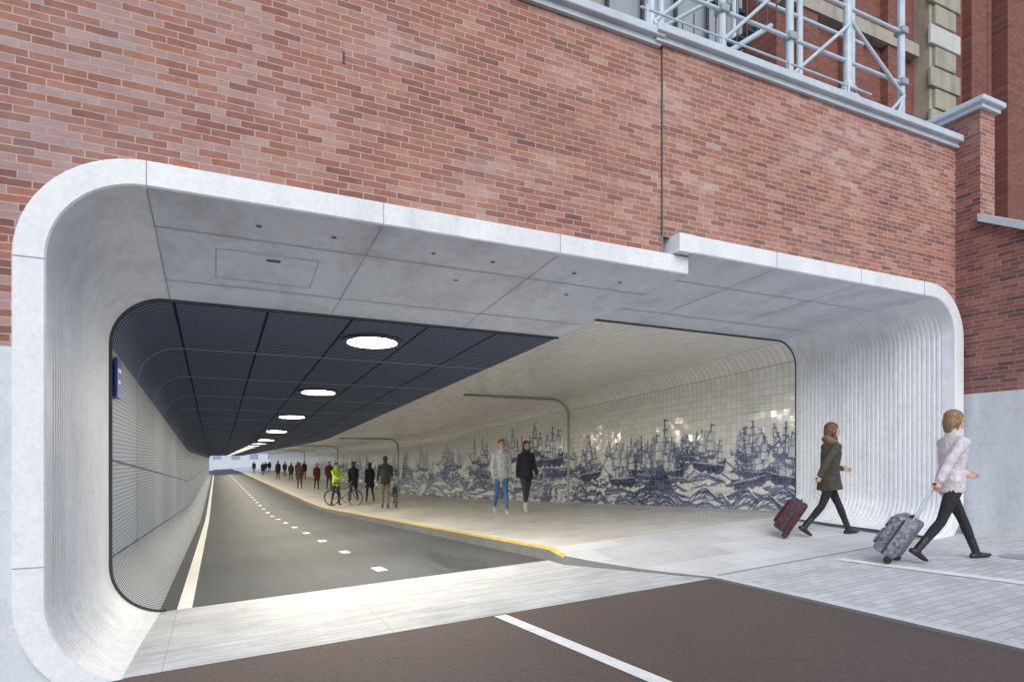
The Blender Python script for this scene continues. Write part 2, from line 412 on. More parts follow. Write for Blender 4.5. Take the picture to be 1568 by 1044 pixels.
# ------------------------------------------------------------------ portal profiles
NA=14
def arc(cx,cz,r,a0,a1,n=NA): return [(cx+r*math.cos(rad(a0+(a1-a0)*i/n)),cz+r*math.sin(rad(a0+(a1-a0)*i/n))) for i in range(n+1)]
def profL(x0,zb,zt,xs,r):
    return arc(x0+r,zb+r,r,270,180)+arc(x0+r,zt-r,r,180,90)+[(xs,zt)]
def profR(x1,zb,zt,xs,r):
    return [(xs,zt)]+arc(x1-r,zt-r,r,90,0)+arc(x1-r,zb+r,r,0,-90)
lerp=lambda a,b,t:a+(b-a)*t
def PL(t,g=0,o=0): 
    e=t
    return profL(lerp(-1.04,-.95,e)-.006*g-o,lerp(-.50,-.475,e)-o,lerp(3.04,2.72,e)+o,lerp(4.53,4.15,e),lerp(.60,.50,e)+o)
def PR(t,g=0,o=0):
    return profR(lerp(9.09,8.63,t)+.006*g+o,lerp(.06,.17,t)-o,lerp(3.235,3.02,t)+o,lerp(4.53,4.15,t),lerp(.50,.42,t)+o)
portal=empty('tunnel_portal')
def stations(y0,y1,pitch):
    out=[]; y=y0+.12; out.append((y0,0))
    while y<y1-.08:
        out+= [(y,0),(y+pitch*.5,0),(y+pitch*.6,1),(y+pitch*.9,1)]; y+=pitch
    out.append((y1,0)); return out
def loft(mb,P,st,y0,y1,mats):
    prev=None
    for (y,gv) in st:
        t=(y-y0)/(y1-y0); pr=P(t,gv); row=[(a,y,b) for a,b in pr]
        if prev: 
            n=len(row)
            for i in range(n-1): mb.add([prev[i],prev[i+1],row[i+1],row[i]],[(0,1,2,3)],mats(i))
        prev=row
pm=MB()
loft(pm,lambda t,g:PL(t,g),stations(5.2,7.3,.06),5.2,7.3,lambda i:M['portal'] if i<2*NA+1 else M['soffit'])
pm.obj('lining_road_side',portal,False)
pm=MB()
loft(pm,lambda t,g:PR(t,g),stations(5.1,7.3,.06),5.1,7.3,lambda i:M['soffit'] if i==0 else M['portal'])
pm.obj('lining_walk_side',portal,False)
sp=MB()
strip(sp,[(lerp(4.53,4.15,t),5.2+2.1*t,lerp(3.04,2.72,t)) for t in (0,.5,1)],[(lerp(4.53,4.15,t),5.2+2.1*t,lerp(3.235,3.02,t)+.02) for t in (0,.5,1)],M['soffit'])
def band(mb,P,yf,yb):
    a=P(0,0,0); b=P(0,0,.19); ch=.012
    a2=P(0,0,ch); b2=P(0,0,.19-ch)
    strip(mb,[(x,yf,z) for x,z in a2],[(x,yf,z) for x,z in b2],M['band'])
    strip(mb,[(x,yf+ch,z) for x,z in a],[(x,yf,z) for x,z in a2],M['band'])
    strip(mb,[(x,yf,z) for x,z in b2],[(x,yf+ch,z) for x,z in b],M['band'])
    strip(mb,[(x,yf+ch,z) for x,z in b],[(x,yb,z) for x,z in b],M['band'])
band(sp,PL,5.188,5.4); band(sp,PR,5.088,5.4)
sp.box((4.33,5.088,3.238),(4.53,5.4,3.425),M['band'])
sp.quad((4.53,5.188,3.04),(4.53,5.4,3.04),(4.53,5.4,3.24),(4.53,5.188,3.24),M['band'])
for X in (-.45,1.27,2.97): 
    sp.box((X-.003,5.184,3.045),(X+.003,5.19,3.225),M['joint'])
    for (ta,tb) in ((.01,.995),):
        z=lambda t:lerp(3.04,2.72,t)-.004
        Xi=lambda t:X*lerp(1,.93,t)
        sp.quad((Xi(ta)-.005,5.2+2.1*ta,z(ta)),(Xi(ta)+.005,5.2+2.1*ta,z(ta)),(Xi(tb)+.005,5.2+2.1*tb,z(tb)),(Xi(tb)-.005,5.2+2.1*tb,z(tb)),M['joint'])
for X in (5.72,7.15,8.4):
    sp.box((X-.003,5.084,3.24),(X+.003,5.09,3.42),M['joint'])
    z=lambda t:lerp(3.235,3.02,t)-.004; Xi=lambda t:X*lerp(1,.95,t)
    sp.quad((Xi(.01)-.005,5.12,z(.01)),(Xi(.01)+.005,5.12,z(.01)),(Xi(1)+.005,7.29,z(1)),(Xi(1)-.005,7.29,z(1)),M['joint'])
for Y,w in ((5.77,.005),(6.8,.006)):
    t=(Y-5.2)/2.1; z=lerp(3.04,2.72,t)-.006; xs=lerp(4.53,4.15,t)
    sp.quad((-.44,Y-w,z),(xs,Y-w,z),(xs,Y+w,z),(-.44,Y+w,z),M['joint'])
    t=(Y-5.1)/2.2; z=lerp(3.235,3.02,t)-.006
    sp.quad((xs,Y-w,z),(8.3,Y-w,z),(8.3,Y+w,z),(xs,Y+w,z),M['joint'])
for z in (2.44,.35):
    sp.box((-1.225,5.184,z-.003),(-1.045,5.19,z+.003),M['joint'])
def sof(X,Y,dz): t=(Y-5.2)/2.1; return (X,Y,lerp(3.04,2.72,t)-dz)
for a,b,c,d in ((.0,.008,6.0,6.62),(.86,.868,6.0,6.62),(0,.87,6.0,6.008),(0,.87,6.612,6.62)):
    sp.quad(sof(a,c,.007),sof(b,c,.007),sof(b,d,.007),sof(a,d,.007),M['joint'])
sp.quad(sof(.42,6.1,.008),sof(.54,6.1,.008),sof(.54,6.13,.008),sof(.42,6.13,.008),M['dark'])
for X,Y in ((.3,5.5),(.9,5.5),(1.8,5.52),(2.4,5.52),(3.3,5.5),(3.9,5.55),(2.2,6.0),(3.5,6.0)):
    sp.quad(sof(X,Y,.008),sof(X+.04,Y,.008),sof(X+.04,Y+.025,.008),sof(X,Y+.025,.008),M['dark'])
sp.obj('front_band',portal)
fr=MB()
for P,o in ((PL,0),(PR,0)):
    b=P(1,0,-.028)
    strip(fr,[(x,7.285,z) for x,z in b],[(x,7.285,z) for x,z in P(1,0,.02)],M['dark'])
fr.obj('inner_frame',portal)

# ------------------------------------------------------------------ tunnel interior
tun=empty('tunnel_interior')
def loft2(mb,pr,ys,mats):
    rows=[[(x,y,z-drop(y)) for x,z in pr] for y in ys]
    for r0,r1 in zip(rows,rows[1:]):
        for i in range(len(pr)-1): mb.add([r0[i],r0[i+1],r1[i+1],r1[i]],[(0,1,2,3)],mats(i))
pL=profL(-.95,-.475,2.72,4.15,.5)
mb=MB(); loft2(mb,pL,YS_in,lambda i: M['rib'] if i<NA else (M['perf'] if i<NA+1 else M['grille']))
strip(mb,[(4.15,y,2.72-drop(y)) for y in YS_in],[(4.15,y,3.04-drop(y)) for y in YS_in],M['steel'])
o=mb.obj('road_side_lining',tun,False)
pR=profR(8.63,.17,3.02,4.15,.45)
mb=MB(); loft2(mb,pR[:2],YS_in,lambda i:M['tile']); loft2(mb,pR[1:NA+2],YS_in,lambda i:M['tilec'])
o=mb.obj('tiled_ceiling',tun,True); o.modifiers.new('w','WELD').merge_threshold=.0005

# mural ---------------------------------------------------------
rng=np.random.default_rng(23)
def vnoise(nx,ny,cx,cy):
    gx=int(nx/cx)+3; gy=int(ny/cy)+3; G=rng.random((gx,gy))
    X=np.arange(nx)/cx; Y=np.arange(ny)/cy; xi=X.astype(int); yi=Y.astype(int); fx=X-xi; fy=Y-yi
    fx=fx*fx*(3-2*fx); fy=fy*fy*(3-2*fy); fx=fx[:,None]; fy=fy[None,:]
    a=G[np.ix_(xi,yi)];b=G[np.ix_(xi+1,yi)];c=G[np.ix_(xi,yi+1)];d=G[np.ix_(xi+1,yi+1)]
    return (a*(1-fx)+b*fx)*(1-fy)+(c*(1-fx)+d*fx)*fy
def fbm(nx,ny,cx,cy,o=4):
    s=0;a=1;t=0
    for i in range(o): s=s+a*vnoise(nx,ny,max(1,cx/2**i),max(1,cy/2**i)); t+=a; a*=.55
    return s/t
class Cv:
    def __init__(s,y0,y1,h,ry,rh):
        s.y0=y0; s.ny=int((y1-y0)/ry)+1; s.nh=int(h/rh)+1; s.Y=np.linspace(y0,y1,s.ny); s.H=np.linspace(0,h,s.nh)
        s.ry=ry; s.rh=rh; s.A=np.zeros((s.ny,s.nh)); s.GY,s.GH=np.meshgrid(s.Y,s.H,indexing='ij')
    def win(s,a,b,c,d):
        i0=max(0,int((a-s.y0)/s.ry)-2); i1=min(s.ny,int((b-s.y0)/s.ry)+3); j0=max(0,int(c/s.rh)-2); j1=min(s.nh,int(d/s.rh)+3)
        return slice(i0,max(i0,i1)),slice(j0,max(j0,j1))
    def line(s,p,q,w,ink):
        a,b=s.win(min(p[0],q[0])-w,max(p[0],q[0])+w,min(p[1],q[1])-w,max(p[1],q[1])+w)
        gy,gh=s.GY[a,b],s.GH[a,b]
        if gy.size==0: return
        dx,dy=q[0]-p[0],q[1]-p[1]; L=dx*dx+dy*dy+1e-9
        t=np.clip(((gy-p[0])*dx+(gh-p[1])*dy)/L,0,1); d=np.hypot(gy-p[0]-t*dx,gh-p[1]-t*dy)
        k=np.clip(1-(d-w*.5)/(s.rh*.8),0,1)*ink; s.A[a,b]=np.maximum(s.A[a,b],k)
    def poly(s,P,ink):
        xs=[p[0] for p in P]; ys=[p[1] for p in P]; a,b=s.win(min(xs),max(xs),min(ys),max(ys))
        gy,gh=s.GY[a,b],s.GH[a,b]
        if gy.size==0: return
        ins=np.zeros(gy.shape,bool)
        for i in range(len(P)):
            (x1,y1),(x2,y2)=P[i],P[(i+1)%len(P)]
            c=((y1>gh)!=(y2>gh))&(gy<(x2-x1)*(gh-y1)/(y2-y1+1e-12)+x1); ins^=c
        s.A[a,b]=np.where(ins,ink,s.A[a,b])
def ship(c,d,h,s,fl=1,ink=.9,tilt=0.0,sails=True,nm=3):
    ct,stt=math.cos(tilt),math.sin(tilt)
    f=lambda x,y:(d+(x*ct-y*stt)*s*fl,h+(x*stt+y*ct)*s)
    hull=[f(-1,.62),(f(-.92,.1)),f(-.8,-.08),f(-.3,-.14),f(.4,-.12),f(.75,-.02),f(.95,.2),f(1.05,.42),f(.8,.36),f(.45,.22),f(-.4,.2),f(-.6,.4),f(-.85,.48)]
    masts=((-.55,1.45),(0,1.95),(.5,1.55)) if nm==3 else (((-.25,1.9),(.4,1.5)) if nm==2 else ((.1,2.1),))
    for i,(mx,mh) in enumerate(masts):
        mh*=.85+.3*rng.random()
        c.line(f(mx,.1),f(mx+.03,mh),.012*max(s,.6)+.005,ink)
        for lv in (.42,.62,.82):
            wv_=.34*(1.25-lv)
            c.line(f(mx-wv_,mh*lv),f(mx+wv_,mh*lv+.02),.008,ink*.9)
        if sails and rng.random()<.6:
            for lo,hi,wd in ((.64,.82,.2),(.44,.62,.28)):
                c.poly([f(mx-wd,mh*hi),f(mx+wd,mh*hi),f(mx+wd+.06,mh*(lo+hi)/2),f(mx+wd,mh*lo),f(mx-wd,mh*lo)],.05)
                c.poly([f(mx+wd*.3,mh*hi),f(mx+wd,mh*hi),f(mx+wd+.06,mh*(lo+hi)/2),f(mx+wd,mh*lo),f(mx+wd*.45,mh*lo)],.38)
                c.line(f(mx-wd,mh*hi),f(mx-wd,mh*lo),.006,.6)
        for q in (-.5,-.3,.3,.5): c.line(f(mx,mh*.92),f(mx+q,.25),.004,ink*.4)
        c.poly([f(mx,mh),f(mx+.02,mh-.08),f(mx-.24,mh-.05)],ink*.7)
    c.line(f(.95,.35),f(1.5,.75),.014,ink)
    c.poly(hull,ink)
    c.poly([f(-.9,.28),f(.9,.20),f(.9,.26),f(-.9,.34)],.25)
    for j in range(2): c.line(f(-.85,.06+.08*j),f(.8,.02+.07*j),.008,.3)
    for q in range(5):
        x0=-1+.45*q; c.poly([f(x0,-.16),f(x0+.18,-.02-.05*(q%2)),f(x0+.42,-.17)],.05)
def waves(c,d0,h0,w0,a0,n=7,ink=.9,foam=True):
    if foam:   # white body of the wave first, then the blue contour strokes
        P=[(d0-w0/2,h0-.02)]+[(d0-w0/2+w0*t,h0+a0*math.sin(math.pi*min(1,t*1.12))**1.6) for t in np.linspace(0,1,12)]+[(d0+w0/2,h0-.02)]
        c.poly(P,.06)
    for q in range(n):
        pts=[]
        for t in np.linspace(0,1,16):
            y=d0-w0/2+w0*t+.08*math.sin(t*3+q)
            hh=h0+a0*(1-q/(n+1))*math.sin(math.pi*min(1,t*1.12))**1.6+.012*math.sin(t*19+q*2)
            pts.append((y,hh))
        for i,(p_,q_) in enumerate(zip(pts,pts[1:])):
            c.line(p_,q_,(.026 if q%2 else .012)*(.4+1.2*abs(math.sin(i*.5+q))),ink*(1-.08*q))
def seafill(c,F,F2,F3,top,freq):
    H=c.GH
    ph=H*freq+F*24+F2*6
    crest=np.abs(np.sin(ph)); hatch=np.clip(np.sin(H*freq*3.1+F*60+F2*16)*1.6+.2,0,1)
    body=np.clip((crest-.35)*1.7,0,1)*(.35+.65*hatch)
    return body*np.clip((top-H)*7,0,1)
c1=Cv(7.3,14.55,2.42,.015,.015)
nx,nh=c1.ny,c1.nh; H=c1.GH; F=fbm(nx,nh,90,30); F2=fbm(nx,nh,22,10,4); F3=fbm(nx,nh,5,3,3)
G1=fbm(nx,nh,60,30,3)
topn=1.15+.5*(F-.5)*2
near=np.clip((c1.GY-7.4)/2.5,.35,1)
sea=seafill(c1,F,F2,F3,topn,13)
c1.A=np.maximum(c1.A,sea*np.clip((G1-.33)*4.0,0,.85)*near)
fleet=[]
for i in range(52):
    hh=.50+.85*rng.random()**.8; sc=(.13+.34*(1.35-hh)*(.6+.6*rng.random())); fleet.append((hh,7.35+7.2*rng.random(),sc))
fleet+= [(.66,10.55,.58),(.56,12.15,.55),(.82,9.35,.48),(.72,13.5,.52),(.97,8.2,.38),(.78,11.4,.40)]
fleet.sort(key=lambda t:-t[0])
for hh,dd,sc in fleet:
    ship(c1,dd,hh,sc,rng.choice([-1,1]),.5+.38*min(1,sc*2),(rng.random()-.5)*.35,nm=int(rng.choice([1,2,3,3])))
    if sc>.2: waves(c1,dd+.1,hh-.22*sc-.12,sc*2.4,.15,4,.75)
c1.poly([(10.35,.45),(10.7,.98),(10.85,.84),(11.3,.50),(12.2,.20),(12.1,.05),(10.5,.05)],.9)
for j in range(8): c1.line((10.45+.05*j,.38+.06*j),(12.0-.12*j,.12+.04*j),.010,.2)
for i in range(34): waves(c1,7.4+7.1*rng.random(),.02+.34*rng.random()*(1-i/34)+.0,.6+.7*rng.random(),.10+.24*rng.random(),6,.85)
cl=np.clip((fbm(nx,nh,60,18,4)-.52)*5,0,1)*np.clip((H-1.3)*2.5,0,1)*np.clip((2.25-H)*2,0,1)
c1.A=np.maximum(c1.A,cl*.26*np.clip(np.sin(H*90+F*20)*1.0+.5,0,1))
c1.A*=(.62+.65*F3); c1.A*=np.clip((2.38-H)*5,0,1); c1.A*=.55+.9*np.clip(G1,.2,.7); c1.A=np.clip(c1.A*1.12,0,1)
c2=Cv(14.65,62,2.42,.035,.03)
nx,nh=c2.ny,c2.nh; H=c2.GH; F=fbm(nx,nh,55,20); F2=fbm(nx,nh,18,7,4); F3=fbm(nx,nh,4,3,3); G2=fbm(nx,nh,40,30,3)
for i in range(70): ship(c2,14.9+46*rng.random(),.8+.6*rng.random(),.28+.3*rng.random(),rng.choice([-1,1]),.85,(rng.random()-.5)*.3,nm=int(rng.choice([1,2,3])))
sea=seafill(c2,F,F2,F3,1.2+.9*(F-.5)*2,9)
c2.A=np.maximum(c2.A,sea*np.clip((G2-.2)*5,.2,.9))
c2.A=np.maximum(c2.A,np.clip((F2-.47)*7,0,1)*np.clip((1.6+1.4*(F-.5)-H)*3,0,1)*.75)
for i in range(70): waves(c2,14.8+46*rng.random(),.05+.7*rng.random(),1.2+1.6*rng.random(),.2+.35*rng.random(),6,.9)
for dd in (15.5,16.6): ship(c2,dd,1.15,.62,1,.95)
c2.A*=(.65+.6*F3)*np.clip((66-c2.GY)/20,.3,1); c2.A=np.clip(c2.A*1.05,0,1)
def mural_obj(cv,name):
    ny,nh=cv.ny,cv.nh
    dY=np.array([drop(y) for y in cv.Y])
    zb=.17-.02; zt=3.02-.45; hz=np.linspace(zb,zt,nh)
    V=np.zeros((ny,nh,3)); V[:,:,0]=8.63; V[:,:,1]=cv.Y[:,None]; V[:,:,2]=hz[None,:]-dY[:,None]
    me=bpy.data.meshes.new(name); idx=np.arange(ny*nh).reshape(ny,nh)
    Fc=np.stack([idx[:-1,:-1],idx[:-1,1:],idx[1:,1:],idx[1:,:-1]],-1).reshape(-1,4)
    me.from_pydata(V.reshape(-1,3).tolist(),[],Fc.tolist()); 
    at=me.attributes.new('ink','FLOAT','POINT'); at.data.foreach_set('value',cv.A.reshape(-1).astype(np.float32))
    me.materials.append(M['mural']); me.update(); o=bpy.data.objects.new(name,me); coll.objects.link(o); o.parent=tun
mural_obj(c1,'ship_mural'); mural_obj(c2,'wave_mural')
mb=MB()
strip(mb,[(8.63,14.55,.15-drop(14.5)),(8.63,14.65,.15-drop(14.6))],[(8.63,14.55,2.57-drop(14.5)),(8.63,14.65,2.57-drop(14.6))],M['tilec'])
strip(mb,[(8.63,y,.15-drop(y)) for y in (62,80,100,116)],[(8.63,y,2.57-drop(y)) for y in (62,80,100,116)],M['tilec'])
for yj in (14.6,32,50,70):
    pr=profR(8.61,.17,2.99,5.6,.50)
    d=drop(yj)
    mb.tube([(x,yj,z-d) for x,z in pr[:-1*NA-1]]+[(8.61,yj,.2-d)],.033,M['pipe'],8,(0,1,0),'flat')
strip(mb,[(8.60,y,Pz(8.6,y)-.02) for y in YS_in],[(8.615,y,Pz(8.6,y)+.05) for y in YS_in],M['joint'])
mb.obj('wall_trim',tun)

sheet('cycle_lane',YS_in+[140,180],C(-.5),C(4.0),Rz,M['asph2'],6,0,tun)
sheet('tunnel_footpath',YS_in+[140,180],C(4.15),C(8.66),Pz,M['pavein'],6,0,tun)
mb=MB(); Y2=[6.9]+YS_in+[140]
strip(mb,[(4.0,y,Pz(4,y)+.012) for y in Y2],[(4.055,y,Pz(4,y)+.012) for y in Y2],M['yellow'])  # kerb edge strip with its yellow lighting as surface colour
strip(mb,[(4.055,y,Pz(4,y)+.012) for y in Y2],[(4.16,y,Pz(4.1,y)+.012) for y in Y2],M['kerb'])
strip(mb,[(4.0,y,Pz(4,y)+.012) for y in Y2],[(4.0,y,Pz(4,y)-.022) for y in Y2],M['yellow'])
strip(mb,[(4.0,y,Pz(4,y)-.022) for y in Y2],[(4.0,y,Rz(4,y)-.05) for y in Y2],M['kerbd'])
mb.obj('yellow_lit_kerb',tun)
mb=MB()
strip(mb,[(-.36,y,Rz(-.36,y)+.004) for y in YS_in],[(-.22,y,Rz(-.22,y)+.004) for y in YS_in],M['white'])
strip(mb,[(-.52,y,Rz(-.5,y)+.006) for y in YS_in],[(-.38,y,Rz(-.4,y)+.006) for y in YS_in],M['dark'])
y=8.2
while y<110:
    mb.quad((1.93,y,Rz(1.93,y)+.004),(2.07,y,Rz(2.07,y)+.004),(2.07,y+.42,Rz(2.07,y+.42)+.004),(1.93,y+.42,Rz(1.93,y+.42)+.004),M['white']); y+=2.5
mb.obj('lane_markings',tun)
mb=MB()
mb.quad((4.6,8.3,Pz(4.6,8.3)+.004),(8.55,8.3,Pz(8.55,8.3)+.004),(8.55,8.9,Pz(8.55,8.9)+.004),(4.6,8.9,Pz(4.6,8.9)+.004),M['tact'])
mb.obj('tactile_paving',tun)

for i in range(22):
    y=8.38+4.85*i; z=2.72-drop(y); mb=MB(); n=40
    sl=(drop(y+.4)-drop(y-.4))/.8
    ring=lambda r,dz:[(1.9+r*math.cos(2*math.pi*j/n),y+r*math.sin(2*math.pi*j/n),z+dz-sl*r*math.sin(2*math.pi*j/n)) for j in range(n)]
    mb.add(ring(.325,-.020),[tuple(range(n))],M['glow'])
    for (ra,za),(rb,zb_) in (((.325,-.012),(.325,-.034)),((.325,-.034),(.40,-.034)),((.40,-.034),(.415,-.02)),((.415,-.02),(.415,.05))):
        vs=ring(ra,za)+ring(rb,zb_)
        mb.add(vs,[(j,(j+1)%n,n+(j+1)%n,n+j) for j in range(n)],M['steeld'])
    mb.add(ring(.325,-.012),[tuple(range(n))],M['steeld'])
    mb.obj('ceiling_lamp')
mb=MB(); mb.box((-.93,7.45,1.72),(-.90,7.78,2.12),M['signblue']); 
mb.box((-.899,7.50,1.98),(-.897,7.72,2.02),M['white']); mb.box((-.899,7.50,1.86),(-.897,7.66,1.90),M['white'])
mb.box((-.95,7.58,1.88),(-.93,7.66,1.96),M['steeld']); mb.obj('blue_direction_sign')

# ------------------------------------------------------------------ brick facade
fac=empty('brick_facade_wall')
mb=MB(); TOP1=5.45; TOP2=5.48
oLa=PL(0,0,.185); oL=oLa[NA+1:]; XL=oL[0][0]
mb.quad((-30,5.27,1.84),(XL,5.27,1.84),(XL,5.27,TOP1),(-30,5.27,TOP1),M['brick'])
mb.quad((-30,5.26,-1),(XL,5.26,-1),(XL,5.26,1.84),(-30,5.26,1.84),M['plinth'])
for a,b in zip(oLa[:NA],oLa[1:NA+1]): mb.quad((a[0],5.26,a[1]),(b[0],5.26,b[1]),(b[0],5.26,-1.2),(a[0],5.26,-1.2),M['plinth'])
for a,b in zip(oL,oL[1:]):
    b0=min(b[0],4.24)
    if a[0]<4.24: mb.quad((a[0],5.27,a[1]),(b0,5.27,b[1]),(b0,5.27,TOP1),(a[0],5.27,TOP1),M['brick'])
oR=[(4.24,3.42)]+PR(0,0,.185)[1:NA+2]
for a,b in zip(oR,oR[1:]): mb.quad((a[0],5.24,a[1]),(b[0],5.24,b[1]),(b[0],5.24,TOP2),(a[0],5.24,TOP2),M['brick'])
mb.quad((4.24,5.24,3.22),(4.24,5.28,3.22),(4.24,5.28,TOP2),(4.24,5.24,TOP2),M['joint'])
mb.quad((9.275,5.245,-.2),(9.6,5.245,-.2),(9.6,5.245,TOP2),(9.275,5.245,TOP2),M['brick'])
mb.obj('brickwork',fac)
mb=MB()
mb.box((4.234,5.252,3.43),(4.239,5.262,5.44),M['dark'])
mb.box((.95,5.262,4.35),(.965,5.268,4.45),M['dark'])
mb.obj('expansion_joint',fac)
mb=MB()
def coping(mb,x0,x1,yw,z0):
    mb.box((x0,yw-.045,z0-.05),(x1,yw+.05,z0+.012),M['cornice'])
    mb.box((x0-.02,yw-.105,z0+.012),(x1+.02,yw+.5,z0+.105),M['cornice'],bev=.015)
    mb.box((x0-.02,yw-.05,z0+.102),(x1+.02,yw+.45,z0+.14),M['cornice'],bev=.01)
coping(mb,-30,4.2,5.27,5.44); coping(mb,4.12,9.40,5.24,5.47)
mb.obj('coping',fac)
mb=MB(); mb.box((-30,5.30,4.9),(10.2,14,5.35),M['plinth']); mb.box((10.2,6.5,4.9),(12,14,5.35),M['plinth']); mb.obj('roof_deck',fac)

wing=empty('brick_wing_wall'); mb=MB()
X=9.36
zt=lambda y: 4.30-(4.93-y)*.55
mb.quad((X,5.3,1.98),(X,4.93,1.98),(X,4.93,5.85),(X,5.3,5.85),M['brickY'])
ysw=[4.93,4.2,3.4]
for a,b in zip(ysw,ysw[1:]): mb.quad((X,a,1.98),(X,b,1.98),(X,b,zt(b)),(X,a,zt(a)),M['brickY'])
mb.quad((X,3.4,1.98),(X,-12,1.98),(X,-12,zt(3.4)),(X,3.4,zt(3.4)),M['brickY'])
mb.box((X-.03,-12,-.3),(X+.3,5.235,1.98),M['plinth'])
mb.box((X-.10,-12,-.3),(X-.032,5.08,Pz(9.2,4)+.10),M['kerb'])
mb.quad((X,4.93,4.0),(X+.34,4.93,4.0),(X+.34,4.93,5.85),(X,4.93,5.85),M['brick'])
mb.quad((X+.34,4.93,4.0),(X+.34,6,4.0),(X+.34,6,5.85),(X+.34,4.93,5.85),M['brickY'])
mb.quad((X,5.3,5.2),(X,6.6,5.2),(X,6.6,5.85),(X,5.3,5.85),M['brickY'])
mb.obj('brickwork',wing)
mb=MB()
mb.box((X-.05,4.88,5.83),(X+.39,6.6,5.89),M['cornice']); mb.box((X-.1,4.83,5.89),(X+.44,6.65,5.97),M['cornice'],bev=.02)
for a,b in zip([4.92]+ysw[1:],ysw[1:]+[-12]):
    za,zb=zt(a)+.003,zt(max(b,3.4))+.003
    vs=[(X-.09,a,za),(X+.4,a,za),(X+.4,a,za+.14),(X-.09,a,za+.10),(X-.09,b,zb),(X+.4,b,zb),(X+.4,b,zb+.14),(X-.09,b,zb+.10)]
    mb.add(vs,[(0,1,2,3),(4,7,6,5),(0,4,5,1),(1,5,6,2),(2,6,7,3),(3,7,4,0)],M['cornice'])
mb.obj('coping',wing)

# station building behind
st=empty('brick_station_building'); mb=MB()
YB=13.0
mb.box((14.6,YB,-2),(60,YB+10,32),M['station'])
mb.box((20.9,YB-.5,-2),(22.3,YB-.002,32),M['stone'])
z=5.0; i=0
while z<31:
    w=.25 if i%2 else 0
    mb.box((20.8+w,YB-.62,z),(22.4-w,YB-.502,z+.62),M['stonew'] if i in (7,8,14) else M['stone'],bev=.03); z+=.68; i+=1
for x0,x1,d in ((23.6,24.5,.3),(25.0,26.6,.7),(28.3,29.5,.4),(31,33,.7)):
    mb.box((x0,YB-d,-2),(x1,YB-.003,32),M['station'])
for zz in (9.4,13.6,17.2):
    mb.box((26.7,YB-.35,zz),(60,YB-.004,zz+.45),M['stone'])
for x0 in (15.2,17.2,19.2):
    mb.box((x0,YB-.25,-2),(x0+.8,YB-.004,32),M['station'])
mb.box((14.6,YB-.3,14.2),(20.7,YB-.005,14.6),M['stone'])
mb.box((27.2,YB-.42,10.4),(27.9,YB-.36,12.9),M['steeld'])
mb.tube([(24.75,YB-.2,-2),(24.75,YB-.2,31)],.11,M['station'],10)
mb.box((5.5,YB+1.1,5.2),(14.4,YB+6,32),M['panel'])
for j in range(9): mb.box((5.5,YB+.97,6.5+j*1.6),(14.4,YB+1.095,6.6+j*1.6),M['steeld'])
for j in range(8): mb.box((5.9+j*1.15,YB+.86,5.36),(5.98+j*1.15,YB+.965,30),M['steeld'])
mb.obj('walls',st)

# steel canopy structure on deck
cn=empty('steel_canopy_frame'); mb=MB(); S=M['steel']
def T(a,b,r,m=None,n=10): mb.tube([a,b],r,m or S,n,(0,1,.01),'flat')
YC=7.0; Z0=5.35; ZT=11
for X_ in (5.45,6.75,8.15,10.9): T((X_,YC,Z0),(X_,YC,ZT),.06)
cx=9.5; T((cx,YC,Z0),(cx,YC,Z0+.5),.13,n=16); T((cx,YC,Z0+.5),(cx,YC,7.35),.095,n=16)
for zz,r in ((Z0+.5,.17),(6.95,.15),(7.05,.19),(7.2,.15)): mb.torus((cx,YC,zz),r*.8,.035,S,'z',20,8)
T((cx,YC,7.35),(cx,YC,ZT),.07,n=14)
for zz in (7.45,8.35,9.6):
    T((5,YC,zz+.25),(10.9,YC,zz+.25),.03)
for zz in (5.9,6.2,6.5): T((4.6,YC-.9,zz),(8.8,YC-.9,zz),.014)
for X_ in (4.7,5.9,7.1,8.3): T((X_,YC-.9,Z0),(X_,YC-.9,6.55),.018)
for a,b in (((9.5,8.35),(10.9,7.45)),((10.9,7.45),(10.3,6.1)),((8.15,7.1),(9.5,8.3)),((9.5,6.1),(10.9,7.45)),((6.75,7.25),(8.15,8.6)),((8.15,6.2),(9.5,7.25)),((5.45,7.1),(6.75,8.3))):
    T((a[0],YC-.05,a[1]),(b[0],YC-.05,b[1]),.028)
for X_ in np.arange(5.6,8.1,.12): T((X_,YC+1.2,Z0),(X_,YC+1.2,7.4),.012,M['steeld'],6)
mb.box((5.4,YC+1.17,7.35),(8.3,YC+1.25,7.45),M['steeld'])
for j in range(16):
    x=5.2+j*.26; z=6.3+j*.19; mb.box((x,YC+1.5,z),(x+.26,YC+2.6,z+.04),M['steeld'])
    mb.box((x+.01,YC+2.0,z-.18),(x+.03,YC+2.6,z),M['steeld'])
T((5.2,YC+1.5,6.1),(9.4,YC+1.5,9.2),.05,M['steel']); T((5.2,YC+1.5,7.2),(9.4,YC+1.5,10.3),.03,M['steel'])
for j in range(18): T((5.3+j*.25,YC+1.5,6.2+j*.185),(5.3+j*.25,YC+1.5,7.2+j*.185),.012,M['steeld'],6)
Y3=10.2
for X_ in (8.2,10.2,12.2,14.0): T((X_,Y3,Z0),(X_,Y3,13),.07)
for zz in (8.6,9.5,11.3): T((7,Y3,zz),(14.4,Y3,zz),.045)
for j in range(8): T((7+j*.9,Y3,8.6 if j%2 else 9.5),(7.9+j*.9,Y3,9.5 if j%2 else 8.6),.028)
for j in range(10): mb.box((7+j*.7,Y3+.2,7.7),(7.05+j*.7,Y3+1.5,8.5),M['steeld'])
mb.box((6.5,Y3+.2,8.45),(14.2,Y3+1.6,8.55),M['steeld'])
for X_ in (6.75,8.15,10.9):
    for zz in (7.7,8.6): mb.box((X_-.08,YC-.09,zz-.06),(X_+.08,YC+.09,zz+.06),M['panel'],bev=.015)
o=mb.obj('frame',cn,True); o.modifiers.new('e','EDGE_SPLIT').split_angle=rad(35)

